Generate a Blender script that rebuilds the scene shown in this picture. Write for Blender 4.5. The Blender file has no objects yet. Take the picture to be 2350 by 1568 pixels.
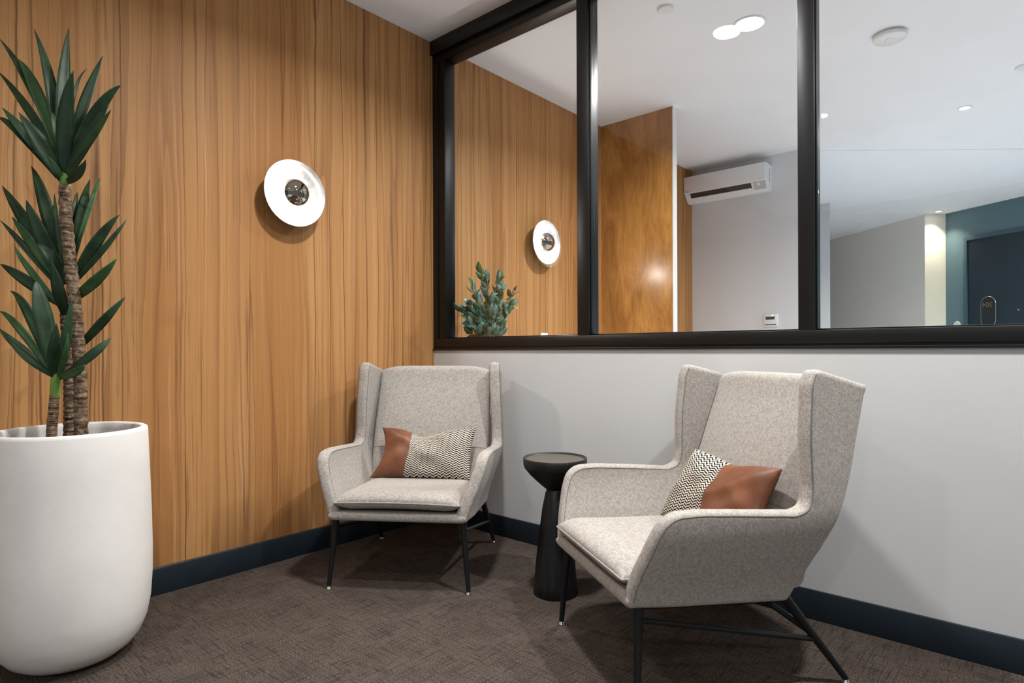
import bpy, bmesh, math, random
import numpy as np
from mathutils import Vector, Matrix
R = math.radians
scn = bpy.context.scene
col = scn.collection

# ------------------------------------------------------------------ camera
F_PX, YAW, ROLL, V_PX = 1400.78, 0.719978, 0.00388180, 20.178
CAM = Vector((2.6234, -2.3180, 0.95074))
cd = bpy.data.cameras.new('camera')
cd.sensor_fit = 'HORIZONTAL'
cd.sensor_width = 36.0
cd.lens = 36.0 * F_PX / 2350
cd.shift_y = V_PX / 2350
cd.clip_start = 0.02
cam = bpy.data.objects.new('camera', cd)
col.objects.link(cam)
cam.matrix_world = (Matrix.Translation(CAM) @ Matrix.Rotation(YAW, 4, 'Z') @
                    Matrix.Rotation(R(90), 4, 'X') @ Matrix.Rotation(-ROLL, 4, 'Z'))
scn.camera = cam

# ------------------------------------------------------------------ world, exposure
w = bpy.data.worlds.new('world')
scn.world = w
w.use_nodes = True
w.node_tree.nodes['Background'].inputs[0].default_value = (0.9, 0.89, 0.87, 1)
w.node_tree.nodes['Background'].inputs[1].default_value = 0.35
vs = scn.view_settings
vs.view_transform = 'Standard'
vs.look = 'None'
vs.gamma = 1
vs.use_curve_mapping = False
vs.exposure = -0.62
scn.cycles.max_bounces = 10
scn.cycles.diffuse_bounces = 6
scn.cycles.glossy_bounces = 4
scn.cycles.transparent_max_bounces = 16
scn.cycles.sample_clamp_indirect = 6
scn.cycles.caustics_reflective = False
scn.cycles.caustics_refractive = False
scn.cycles.use_denoising = True

# ------------------------------------------------------------------ pixel -> point helpers (2350x1568 frame)
FW = Vector((-math.sin(YAW), math.cos(YAW), 0))
RT = Vector((math.cos(YAW), math.sin(YAW), 0))


def ray(px, py):
    X, Y = px - 1175, py - 784 - V_PX
    c, s = math.cos(ROLL), math.sin(ROLL)
    x, y = c * X - s * Y, s * X + c * Y
    return FW + RT * (x / F_PX) + Vector((0, 0, -y / F_PX))


def onz(px, py, z):
    d = ray(px, py); return CAM + d * ((z - CAM.z) / d.z)


def onx(px, py, x):
    d = ray(px, py); return CAM + d * ((x - CAM.x) / d.x)


def ony(px, py, y):
    d = ray(px, py); return CAM + d * ((y - CAM.y) / d.y)


def atd(px, py, t): return CAM + ray(px, py) * t


def onplane(px, py, p, n):
    d = ray(px, py); return CAM + d * ((Vector(p) - CAM).dot(n) / d.dot(n))


# ------------------------------------------------------------------ object helpers
def tag(o, label=None, cat=None, group=None, kind=None):
    if label: o['label'] = label
    if cat: o['category'] = cat
    if group: o['group'] = group
    if kind: o['kind'] = kind
    return o


def empty(name, loc=(0, 0, 0), rz=0.0):
    o = bpy.data.objects.new(name, None)
    o.empty_display_size = 0.1
    col.objects.link(o)
    o.location = loc
    o.rotation_euler = (0, 0, rz)
    return o


def mesh_obj(name, verts, faces, mat, parent=None, smooth=False, uv=None):
    me = bpy.data.meshes.new(name)
    me.from_pydata([tuple(map(float, v)) for v in verts], [], faces)
    me.validate()
    if uv is not None:
        L = me.uv_layers.new(name='UVMap')
        for lp in me.loops:
            L.data[lp.index].uv = uv[lp.vertex_index]
    if smooth:
        for p in me.polygons: p.use_smooth = True
    me.materials.append(mat)
    o = bpy.data.objects.new(name, me)
    col.objects.link(o)
    if parent: o.parent = parent
    return o


def bm_obj(name, bm, mat, parent=None, smooth=False, angle=None):
    bmesh.ops.recalc_face_normals(bm, faces=bm.faces)
    me = bpy.data.meshes.new(name)
    bm.to_mesh(me); bm.free()
    me.materials.append(mat)
    if smooth:
        for p in me.polygons: p.use_smooth = True
    if angle is not None:
        for p in me.polygons: p.use_smooth = True
        me.set_sharp_from_angle(angle=R(angle))
    o = bpy.data.objects.new(name, me)
    col.objects.link(o)
    if parent: o.parent = parent
    return o


def add_box(bm, a, b, bev=0.0, seg=2):
    x0, y0, z0 = [min(a[i], b[i]) for i in range(3)]
    x1, y1, z1 = [max(a[i], b[i]) for i in range(3)]
    r = bmesh.ops.create_cube(bm, size=1)
    vs_ = r['verts']
    for v in vs_:
        v.co = Vector(((x0 + x1) / 2 + v.co.x * (x1 - x0), (y0 + y1) / 2 + v.co.y * (y1 - y0), (z0 + z1) / 2 + v.co.z * (z1 - z0)))
    if bev > 0:
        es = list({e for v in vs_ for e in v.link_edges})
        bmesh.ops.bevel(bm, geom=es, offset=bev, segments=seg, affect='EDGES', profile=0.5)


def box(name, a, b, mat, parent=None, bev=0.0, seg=2):
    bm = bmesh.new()
    add_box(bm, a, b, bev, seg)
    return bm_obj(name, bm, mat, parent, angle=35 if bev > 0 else None)


def add_tube(bm, pts, rad, n=12, cap=True):
    pts = [Vector(p) for p in pts]
    if not hasattr(rad, '__len__'): rad = [rad] * len(pts)
    rings = []
    u = None
    for i, p in enumerate(pts):
        t = (pts[min(i + 1, len(pts) - 1)] - pts[max(i - 1, 0)]).normalized()
        if u is None:
            u = t.orthogonal().normalized()
        else:
            u = (u - t * u.dot(t)).normalized()
        v = t.cross(u)
        rings.append([bm.verts.new(p + (u * math.cos(2 * math.pi * k / n) + v * math.sin(2 * math.pi * k / n)) * rad[i]) for k in range(n)])
    for a, b in zip(rings, rings[1:]):
        for k in range(n):
            bm.faces.new((a[k], a[(k + 1) % n], b[(k + 1) % n], b[k]))
    if cap:
        bm.faces.new(rings[0][::-1]); bm.faces.new(rings[-1])


def tube(name, pts, rad, mat, parent=None, n=12):
    bm = bmesh.new()
    add_tube(bm, pts, rad, n)
    return bm_obj(name, bm, mat, parent, angle=50)


def lathe(name, prof, mat, parent=None, n=64, axis='Z', origin=(0, 0, 0), angle=40):
    """prof: list of (radius, height)"""
    bm = bmesh.new()
    O = Vector(origin)
    rings = []
    for r, h in prof:
        if r < 1e-6:
            p = Vector((0, 0, h)) if axis == 'Z' else Vector((h, 0, 0))
            rings.append([bm.verts.new(O + p)])
        else:
            ring = []
            for k in range(n):
                a = 2 * math.pi * k / n
                p = Vector((r * math.cos(a), r * math.sin(a), h)) if axis == 'Z' else Vector((h, r * math.cos(a), r * math.sin(a)))
                ring.append(bm.verts.new(O + p))
            rings.append(ring)
    for a, b in zip(rings, rings[1:]):
        if len(a) == 1 and len(b) == 1: continue
        if len(a) == 1:
            for k in range(n): bm.faces.new((a[0], b[k], b[(k + 1) % n]))
        elif len(b) == 1:
            for k in range(n): bm.faces.new((a[k], b[0], a[(k + 1) % n]))
        else:
            for k in range(n): bm.faces.new((a[k], a[(k + 1) % n], b[(k + 1) % n], b[k]))
    return bm_obj(name, bm, mat, parent, angle=angle)


def prism(name, poly, z0, z1, mat, parent=None):
    n = len(poly)
    v = [(p[0], p[1], z0) for p in poly] + [(p[0], p[1], z1) for p in poly]
    bm = bmesh.new()
    vs_ = [bm.verts.new(p) for p in v]
    bm.faces.new(vs_[:n]); bm.faces.new(vs_[n:])
    for i in range(n):
        j = (i + 1) % n
        bm.faces.new((vs_[i], vs_[j], vs_[n + j], vs_[n + i]))
    return bm_obj(name, bm, mat, parent)


def wall_between(name, p, q, z0, z1, th, mat, parent=None):
    """vertical wall whose visible face runs p->q; thickness goes to the left of p->q"""
    p, q = Vector((p[0], p[1])), Vector((q[0], q[1]))
    d = (q - p).normalized()
    n = Vector((-d.y, d.x)) * th
    return prism(name, [p, q, q + n, p + n], z0, z1, mat, parent)


# ---- cushion-like slabs grown from a mid-surface grid
def catmull(pts, n):
    P = np.array(pts, float)
    seg = np.linalg.norm(np.diff(P, axis=0), axis=1)
    t = np.concatenate([[0], np.cumsum(seg)])
    u = np.linspace(0, t[-1], n)
    m = np.gradient(P, t, axis=0)
    out = []
    for x in u:
        i = min(max(np.searchsorted(t, x) - 1, 0), len(P) - 2)
        h = t[i + 1] - t[i]; s = (x - t[i]) / h
        out.append((2 * s**3 - 3 * s**2 + 1) * P[i] + (s**3 - 2 * s**2 + s) * h * m[i] + (-2 * s**3 + 3 * s**2) * P[i + 1] + (s**3 - s**2) * h * m[i + 1])
    return np.array(out)


def espace(n, k=0.85):
    s = np.linspace(0, 1, n)
    return s - k * np.sin(2 * math.pi * s) / (2 * math.pi)


def slab_arrays(G, T, r, pw=2.0, D=None, NN=None):
    """G: (n,m,3) mid-surface; returns front/back grids"""
    du = np.gradient(G, axis=0); dv = np.gradient(G, axis=1)
    N = np.cross(du, dv)
    ln = np.linalg.norm(N, axis=2, keepdims=True); ln[ln < 1e-12] = 1
    N = N / ln if NN is None else NN

    def dist(axis):
        d = np.linalg.norm(np.diff(G, axis=axis), axis=2)
        z = np.zeros((1, G.shape[1])) if axis == 0 else np.zeros((G.shape[0], 1))
        c = np.concatenate([z, np.cumsum(d, axis=axis)], axis=axis)
        tot = c[-1:, :] if axis == 0 else c[:, -1:]
        return np.minimum(c, tot - c)
    f = lambda d: (1 - np.clip(1 - d / r, 0, 1) ** pw) ** (1 / pw)
    h = T / 2 * (f(dist(0)) * f(dist(1)) if D is None else f(D))
    return G + N * h[..., None], G - N * h[..., None]


def slab(name, G, T, r, mat, parent=None, pw=2.0, D=None, NN=None):
    A, B = slab_arrays(G, T, r, pw, D, NN)
    n, m = G.shape[:2]
    verts = list(A.reshape(-1, 3)); idxA = np.arange(n * m).reshape(n, m); idxB = np.zeros((n, m), int)
    for i in range(n):
        for j in range(m):
            if i in (0, n - 1) or j in (0, m - 1): idxB[i, j] = idxA[i, j]
            else:
                idxB[i, j] = len(verts); verts.append(B[i, j])
    faces = []
    for i in range(n - 1):
        for j in range(m - 1):
            faces.append((idxA[i, j], idxA[i + 1, j], idxA[i + 1, j + 1], idxA[i, j + 1]))
            faces.append((idxB[i, j], idxB[i, j + 1], idxB[i + 1, j + 1], idxB[i + 1, j]))
    faces = [tuple(int(k) for k in f) for f in faces]
    return mesh_obj(name, verts, faces, mat, parent, smooth=True)


def bilinear(c00, c10, c01, c11, n, m):
    u = espace(n)[:, None, None]; v = espace(m)[None, :, None]
    c00, c10, c01, c11 = map(lambda c: np.array(c, float), (c00, c10, c01, c11))
    return (1 - u) * (1 - v) * c00 + u * (1 - v) * c10 + (1 - u) * v * c01 + u * v * c11


# ------------------------------------------------------------------ materials
def lin(r, g=None, b=None):
    c = (r, g, b) if g is not None else (r, r, r)
    return tuple((x / 255 / 12.92) if x / 255 <= 0.04045 else ((x / 255 + 0.055) / 1.055) ** 2.4 for x in c) + (1,)


class NT:
    def __init__(self, name):
        self.m = bpy.data.materials.new(name); self.m.use_nodes = True
        self.t = self.m.node_tree
        self.b = self.t.nodes['Principled BSDF']

    def n(self, typ, **kw):
        nd = self.t.nodes.new(typ)
        for k, v in kw.items(): setattr(nd, k, v)
        return nd

    def set(self, sock, v):
        if isinstance(v, bpy.types.NodeSocket): self.t.links.new(v, sock)
        else: sock.default_value = v

    def math(self, op, a, b=0.0, c=0.0, clamp=False):
        nd = self.n('ShaderNodeMath', operation=op, use_clamp=clamp)
        self.set(nd.inputs[0], a); self.set(nd.inputs[1], b); self.set(nd.inputs[2], c)
        return nd.outputs[0]

    def coords(self, kind='Object'):
        return self.n('ShaderNodeTexCoord').outputs[kind]

    def sep(self, v):
        s = self.n('ShaderNodeSeparateXYZ'); self.set(s.inputs[0], v); return s.outputs

    def comb(self, x, y, z=0.0):
        c = self.n('ShaderNodeCombineXYZ')
        for i, v in enumerate((x, y, z)): self.set(c.inputs[i], v)
        return c.outputs[0]

    def noise(self, vec, scale=1.0, detail=2.0, rough=0.5, dist=0.0, dim='3D'):
        nd = self.n('ShaderNodeTexNoise'); nd.noise_dimensions = dim
        self.set(nd.inputs['Vector'], vec)
        nd.inputs['Scale'].default_value = scale; nd.inputs['Detail'].default_value = detail
        nd.inputs['Roughness'].default_value = rough; nd.inputs['Distortion'].default_value = dist
        return nd.outputs[0]

    def mapr(self, v, a, b, c=0.0, d=1.0):
        nd = self.n('ShaderNodeMapRange'); nd.clamp = True
        self.set(nd.inputs[0], v)
        for i, x in enumerate((a, b, c, d)): nd.inputs[i + 1].default_value = x
        return nd.outputs[0]

    def mix(self, f, a, b, blend='MIX'):
        nd = self.n('ShaderNodeMix', data_type='RGBA', blend_type=blend)
        self.set(nd.inputs[0], f); self.set(nd.inputs[6], a); self.set(nd.inputs[7], b)
        return nd.outputs[2]

    def ramp(self, f, stops):
        nd = self.n('ShaderNodeValToRGB'); self.set(nd.inputs[0], f)
        e = nd.color_ramp.elements
        while len(e) < len(stops): e.new(0.5)
        for i, (p, c) in enumerate(stops): e[i].position = p; e[i].color = c
        return nd.outputs[0]

    def bump(self, h, strength=0.3, dist=0.002):
        nd = self.n('ShaderNodeBump'); nd.inputs['Strength'].default_value = strength
        nd.inputs['Distance'].default_value = dist
        self.set(nd.inputs['Height'], h)
        self.t.links.new(nd.outputs[0], self.b.inputs['Normal'])

    def base(self, c): self.set(self.b.inputs['Base Color'], c); return self

    def pbr(self, rough=0.5, metal=0.0, spec=0.5):
        self.b.inputs['Roughness'].default_value = rough
        self.b.inputs['Metallic'].default_value = metal
        self.b.inputs['Specular IOR Level'].default_value = spec
        return self


def simple(name, c, rough=0.5, metal=0.0, spec=0.5):
    m = NT(name); m.base(c); m.pbr(rough, metal, spec); return m.m


def paint(name, c, rough=0.6):
    m = NT(name); co = m.coords()
    v = m.noise(co, 3, 3)
    m.base(m.mix(m.mapr(v, .3, .7), c, tuple(x * 0.97 for x in c[:3]) + (1,)))
    m.pbr(rough, 0, 0.3)
    m.bump(m.noise(co, 320, 2), 0.08, 0.001)
    return m.m


def wood_grain(name, axis, rough=0.5):
    """vertical sliced veneer; horizontal axis 0=x, 1=y"""
    m = NT(name)
    s = m.sep(m.coords())
    h, z = s[axis], s[2]
    wv = m.noise(m.comb(m.math('MULTIPLY', h, 3.0), m.math('MULTIPLY', z, 1.1)), 1, 2)
    wv2 = m.noise(m.comb(m.math('MULTIPLY', h, 14.0), m.math('MULTIPLY', z, 4.0), 3.1), 1, 2)
    hh = m.math('ADD', h, m.math('ADD', m.math('MULTIPLY', m.math('SUBTRACT', wv, 0.5), 0.035), m.math('ADD', m.math('MULTIPLY', m.math('SUBTRACT', wv2, 0.5), 0.007), m.math('MULTIPLY', m.math('SUBTRACT', m.noise(m.comb(m.math('MULTIPLY', h, 40.0), m.math('MULTIPLY', z, 16.0), 7.7), 1, 2), 0.5), 0.004))))

    def nz(kh, kz, off, det=2.0, rg=0.5):
        return m.noise(m.comb(m.math('MULTIPLY', hh, kh), m.math('MULTIPLY', z, kz), off), 1, det, rg)
    broad = nz(6, 0.10, 1.7, 2)
    med = nz(38, 0.22, 5.2, 3)
    fine = nz(260, 1.6, 9.4, 4, 0.6)
    ring = m.math('FRACT', m.math('MULTIPLY', nz(4.2, 0.13, 12.3, 1), 9.0))
    ringd = m.mapr(ring, 0.70, 1.0)
    lnA = m.mapr(m.math('ABSOLUTE', m.math('SUBTRACT', nz(9, 0.10, 21.0, 0), 0.5)), 0.0, 0.016, 1.0, 0.0)
    lnB = m.mapr(m.math('ABSOLUTE', m.math('SUBTRACT', nz(24, 0.2, 33.0, 0), 0.52)), 0.0, 0.024, 1.0, 0.0)
    gate = m.mapr(nz(14, 0.7, 44.0, 2), 0.36, 0.62)
    c = m.mix(m.mapr(broad, .3, .7), lin(200, 150, 97), lin(176, 124, 73))
    c = m.mix(m.math('MULTIPLY', m.mapr(med, .46, .72), 0.42), c, lin(150, 98, 56))
    c = m.mix(m.math('MULTIPLY', ringd, 0.4), c, lin(116, 74, 42))
    c = m.mix(m.math('MULTIPLY', lnB, m.math('MULTIPLY', gate, 0.75)), c, lin(108, 70, 44))
    c = m.mix(m.math('MULTIPLY', lnA, m.math('ADD', m.math('MULTIPLY', gate, 0.5), 0.45)), c, lin(86, 54, 33))
    c = m.mix(m.math('MULTIPLY', m.mapr(fine, .35, .75), 0.22), c, lin(150, 104, 66))
    fleck = m.math('MULTIPLY', m.mapr(nz(110, 1.6, 51.0, 3, 0.6), 0.56, 0.68), m.mapr(nz(9, 0.5, 61.0, 2), 0.40, 0.60))
    c = m.mix(m.math('MULTIPLY', fleck, 0.7), c, lin(116, 74, 42))
    wisp = m.mapr(nz(60, 0.9, 71.0, 3), 0.60, 0.72)
    c = m.mix(m.math('MULTIPLY', wisp, 0.35), c, lin(222, 178, 132))
    m.base(c); m.pbr(rough, 0, 0.22)
    m.bump(fine, 0.06, 0.001)
    return m.m


def fabric(name, c1, c2, c3):
    m = NT(name); co = m.coords()
    s = m.sep(co)
    a = m.noise(m.comb(m.math('MULTIPLY', s[0], 1000), m.math('MULTIPLY', s[1], 1000), m.math('MULTIPLY', s[2], 260)), 1, 1)
    b = m.noise(m.comb(m.math('MULTIPLY', s[0], 260), m.math('MULTIPLY', s[1], 260), m.math('MULTIPLY', s[2], 1100)), 1, 1)
    wv = m.math('ADD', a, b)
    big = m.noise(co, 95, 3)
    c = m.mix(m.mapr(wv, 0.8, 1.2), c1, c2)
    c = m.mix(m.math('MULTIPLY', m.mapr(big, .46, .64), 0.6), c, c3)
    m.base(c); m.pbr(0.9, 0, 0.15)
    m.b.inputs['Sheen Weight'].default_value = 0.15
    m.bump(wv, 0.35, 0.002)
    return m.m


M = {}
M['wall'] = paint('wall_paint', lin(201, 201, 201))
M['wallwarm'] = paint('warm_white_wall_paint', lin(228, 222, 212))
M['wallwhite'] = paint('white_wall_paint', lin(222, 224, 227))
M['ceil'] = paint('ceiling_paint', lin(240, 241, 243), 0.7)
M['tile'] = paint('pale_bounce_floor', lin(214, 218, 224), 0.6)  # unseen floors only; pale tone picked to bounce lamp light onto ceilings
M['cream'] = paint('cream_paint', lin(226, 220, 202))
M['teal'] = paint('teal_paint', lin(88, 112, 119), 0.45)
M['navy'] = paint('navy_skirting_paint', lin(32, 41, 49), 0.4)
M['wood'] = wood_grain('sliced_veneer', 1)
M['black'] = simple('black_powder_coat', lin(13, 12, 12), 0.4, 0.0, 0.4)
M['blackleg'] = simple('black_leg_steel', lin(28, 30, 33), 0.42, 0.3, 0.5)
M['chrome'] = simple('chrome', lin(225), 0.12, 1.0)
M['alu'] = simple('brushed_aluminium', lin(205), 0.3, 1.0)
M['plastic'] = simple('white_plastic', lin(232, 233, 234), 0.35)
M['greyplastic'] = simple('grey_plastic', lin(190, 191, 193), 0.45)
M['slot'] = simple('dark_slot', lin(40, 38, 35), 0.6)
M['lcd'] = simple('lcd_glass', lin(78, 84, 74), 0.25)
M['door'] = paint('dark_blue_door_paint', lin(19, 30, 40), 0.4)
M['plaque'] = simple('black_plaque', lin(10, 11, 13), 0.25)
M['brass'] = simple('brass_digits', lin(150, 118, 84), 0.3, 0.8)
M['soil'] = simple('dark_soil', lin(38, 34, 31), 0.95)
M['worn'] = paint('worn_dark_timber', lin(86, 80, 72), 0.4)
M['doorframe'] = paint('slate_blue_paint', lin(56, 78, 88), 0.4)
M['fabric'] = fabric('woven_upholstery', lin(198, 191, 183), lin(134, 128, 121), lin(144, 138, 132))
M['seam'] = simple('seam_thread', lin(120, 114, 108), 0.9)  # plain thread tone, darker than the woven upholstery


def mk_carpet():
    m = NT('carpet_tiles'); s = m.sep(m.coords())
    x = m.math('MULTIPLY', m.math('ADD', s[0], 0.12), 2.0); y = m.math('MULTIPLY', m.math('ADD', s[1], 0.3), 2.0)
    par = m.math('MODULO', m.math('ADD', m.math('ABSOLUTE', m.math('FLOOR', x)), m.math('ABSOLUTE', m.math('FLOOR', y))), 2.0)
    par = m.math('GREATER_THAN', par, 0.5)

    def sw(a, b):  # swap axes per tile
        return m.math('ADD', m.math('MULTIPLY', a, par), m.math('MULTIPLY', b, m.math('SUBTRACT', 1.0, par)))
    a, b = sw(s[0], s[1]), sw(s[1], s[0])
    loop = m.noise(m.comb(m.math('MULTIPLY', a, 190), m.math('MULTIPLY', b, 420)), 1, 2)
    st1 = m.noise(m.comb(m.math('MULTIPLY', a, 9), m.math('MULTIPLY', b, 170), 4.0), 1, 2)
    st2 = m.noise(m.comb(m.math('MULTIPLY', a, 140), m.math('MULTIPLY', b, 11), 8.0), 1, 2)
    big = m.noise(m.coords(), 9, 3)
    c = m.mix(m.mapr(loop, .35, .65), lin(52, 45, 41), lin(118, 106, 97))
    c = m.mix(m.math('MULTIPLY', m.mapr(st1, .5, .66), 0.6), c, lin(52, 45, 42))
    c = m.mix(m.math('MULTIPLY', m.mapr(st2, .54, .68), 0.6), c, lin(46, 40, 38))
    c = m.mix(m.math('MULTIPLY', m.mapr(big, .4, .7), 0.35), c, lin(66, 58, 54))
    m.base(c); m.pbr(1.0, 0, 0.05)
    m.bump(m.math('ADD', loop, m.math('MULTIPLY', st1, 0.6)), 0.9, 0.006)
    return m.m


def mk_maple():
    m = NT('figured_maple_veneer'); s = m.sep(m.coords())
    v = m.comb(m.math('MULTIPLY', s[0], 7), m.math('MULTIPLY', s[1], 7), m.math('MULTIPLY', s[2], 2.2))
    a = m.noise(v, 1, 5, 0.6, 1.2)
    b = m.noise(m.comb(m.math('MULTIPLY', s[0], 60), 0.0, m.math('MULTIPLY', s[2], 9)), 1, 4)
    c = m.mix(m.mapr(a, .35, .68), lin(198, 144, 78), lin(152, 100, 48))
    c = m.mix(m.math('MULTIPLY', m.mapr(b, .4, .7), 0.35), c, lin(132, 82, 38))
    m.base(c); m.pbr(0.25, 0, 0.5)
    return m.m


def mk_concrete():
    m = NT('white_stone_composite'); co = m.coords()
    a = m.noise(co, 4, 4); b = m.noise(co, 500, 2)
    c = m.mix(m.mapr(a, .3, .7), lin(240, 236, 231), lin(226, 222, 217))
    c = m.mix(m.math('MULTIPLY', m.mapr(b, .55, .75), 0.25), c, lin(176, 172, 168))
    m.base(c); m.pbr(0.75, 0, 0.25)
    m.bump(b, 0.12, 0.001)
    return m.m


def mk_leather():
    m = NT('tan_leather'); co = m.coords()
    a = m.noise(co, 11, 4); b = m.noise(co, 420, 2)
    m.base(m.mix(m.mapr(a, .3, .7), lin(126, 79, 54), lin(92, 54, 36)))
    m.pbr(0.42, 0, 0.4)
    m.bump(m.math('ADD', m.math('MULTIPLY', a, 3.0), b), 0.2, 0.002)
    return m.m


def mk_chevron():
    m = NT('black_and_cream_herringbone')
    uv = m.sep(m.coords('UV'))
    W, P, K = 0.0146, 0.0104, 0.60
    q = m.math('DIVIDE', uv[0], W)
    fr = m.math('FRACT', q)
    par = m.math('GREATER_THAN', m.math('MODULO', m.math('ABSOLUTE', m.math('FLOOR', q)), 2.0), 0.5)
    s = m.math('ADD', m.math('MULTIPLY', par, fr), m.math('MULTIPLY', m.math('SUBTRACT', 1.0, par), m.math('SUBTRACT', 1.0, fr)))
    t = m.math('ADD', m.math('DIVIDE', uv[1], P), m.math('ADD', m.math('MULTIPLY', s, K), m.math('MULTIPLY', par, 0.42)))
    blk = m.mapr(m.math('ABSOLUTE', m.math('SUBTRACT', m.math('FRACT', t), 0.5)), 0.22, 0.28)
    nz = m.noise(m.coords(), 700, 2)
    m.base(m.mix(blk, lin(30, 27, 25), m.mix(nz, lin(226, 216, 202), lin(196, 186, 172))))
    m.pbr(0.9, 0, 0.1)
    m.bump(blk, 0.3, 0.002)
    return m.m


def mk_leaf(name, c1, c2, rough=0.4):
    m = NT(name); co = m.coords()
    m.base(m.mix(m.mapr(m.noise(co, 16, 3), .35, .65), c1, c2))
    m.pbr(rough, 0, 0.28)
    return m.m


def mk_bark():
    m = NT('ringed_bark'); s = m.sep(m.coords())
    rg = m.noise(m.comb(m.math('MULTIPLY', s[0], 16), m.math('MULTIPLY', s[1], 16), m.math('MULTIPLY', s[2], 110)), 1, 3)
    b = m.noise(m.coords(), 90, 3)
    c = m.mix(m.mapr(rg, .35, .65), lin(66, 50, 38), lin(134, 112, 92))
    c = m.mix(m.math('MULTIPLY', m.mapr(b, .5, .7), 0.5), c, lin(190, 170, 146))
    m.base(c); m.pbr(0.9, 0, 0.1)
    m.bump(m.math('ADD', rg, b), 0.7, 0.006)
    return m.m


def mk_glass():
    m = NT('clear_window_glass'); t = m.t
    t.nodes.remove(m.b)
    fr = m.n('ShaderNodeFresnel'); ge = m.n('ShaderNodeNewGeometry')
    t.links.new(m.math('ADD', m.math('MULTIPLY', ge.outputs['Backfacing'], 1 / 1.5 - 1.5), 1.5), fr.inputs['IOR'])
    tr = m.n('ShaderNodeBsdfTransparent'); tr.inputs[0].default_value = (0.985, 0.995, 0.99, 1)
    gl = m.n('ShaderNodeBsdfAnisotropic'); gl.inputs['Roughness'].default_value = 0.0
    mx = m.n('ShaderNodeMixShader')
    t.links.new(fr.outputs[0], mx.inputs[0]); t.links.new(tr.outputs[0], mx.inputs[1]); t.links.new(gl.outputs[0], mx.inputs[2])
    t.links.new(mx.outputs[0], t.nodes['Material Output'].inputs[0])
    return m.m


def emit(name, c, s):
    m = NT(name)
    m.b.inputs['Base Color'].default_value = (0.8, 0.8, 0.8, 1)
    m.b.inputs['Emission Color'].default_value = c
    m.b.inputs['Emission Strength'].default_value = s
    return m.m


def mk_charcoal():
    m = NT('charred_black_timber'); s = m.sep(m.coords())
    g = m.noise(m.comb(m.math('MULTIPLY', s[0], 90), m.math('MULTIPLY', s[1], 90), m.math('MULTIPLY', s[2], 8)), 1, 4)
    m.base(m.mix(m.mapr(g, .3, .7), lin(15, 15, 16), lin(32, 32, 34)))
    m.pbr(0.42, 0, 0.5)
    m.bump(g, 0.35, 0.003)
    return m.m


def mk_dish():
    m = NT('silver_leaf_dish'); co = m.coords()
    a = m.noise(co, 40, 4)
    m.base(m.mix(m.mapr(a, .4, .65), lin(232, 231, 230), lin(206, 206, 208)))
    m.pbr(0.38, 0.85, 0.5)
    return m.m


M['carpet'] = mk_carpet(); M['maple'] = mk_maple(); M['concrete'] = mk_concrete()
M['leather'] = mk_leather(); M['chevron'] = mk_chevron(); M['bark'] = mk_bark()
M['glass'] = mk_glass(); M['charcoal'] = mk_charcoal(); M['dish'] = mk_dish()
M['leaf'] = mk_leaf('yucca_leaf', lin(34, 54, 38), lin(52, 76, 50), 0.45)
M['leaflight'] = mk_leaf('yucca_leaf_light', lin(54, 86, 52), lin(76, 108, 68), 0.42)
M['stemgreen'] = mk_leaf('yucca_green_stem', lin(96, 132, 58), lin(120, 150, 76), 0.5)
M['euc'] = mk_leaf('blue_green_leaf', lin(66, 110, 92), lin(122, 156, 148), 0.5)
M['euc2'] = mk_leaf('mid_green_leaf', lin(52, 90, 62), lin(78, 116, 82), 0.5)
M['twig'] = simple('brown_twig', lin(150, 104, 70), 0.8)
M['dome'] = simple('smoked_mirror_dome', lin(176, 166, 154), 0.04, 1.0)
M['lens'] = emit('lamp_lens', (1, 0.97, 0.92, 1), 45.0)
M['bulb'] = emit('sconce_led_ring', (1, 0.93, 0.84, 1), 1.5)

# ------------------------------------------------------------------ setting
CEIL = 2.7
CE2 = 2.694
NIB_Y = 1.74
AC_Y = 3.367
XR = 5.0       # far right side of both rooms
YB = -6.0      # wall behind the camera


def st(o, label, cat):
    return tag(o, label, cat, kind='structure')


A_ = onz(1890, 345, CEIL); B_ = onz(2350, 341, CEIL)
dAB = (B_ - A_).normalized()
A0 = Vector((1.02, AC_Y, 0))
Bx = B_ + dAB * ((XR - B_.x) / dAB.x)
P1 = onz(1905, 550, CE2); P1b = onz(1905, 487, CE2); P2 = onz(2122, 491, CE2); P3 = onz(2170, 491, CE2); P4 = onz(2350, 450, CE2)  # reflected hall modelled as solid walls beyond the glass
dT = (P4 - P3); dT.z = 0; dT.normalize()
P5 = P3 + dT * ((XR - P3.x) / dT.x)
dH = ray(1858, 600); dH.z = 0; dH.normalize()
HL0 = A0.copy(); HL1 = A0 + dH * 5.2

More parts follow.
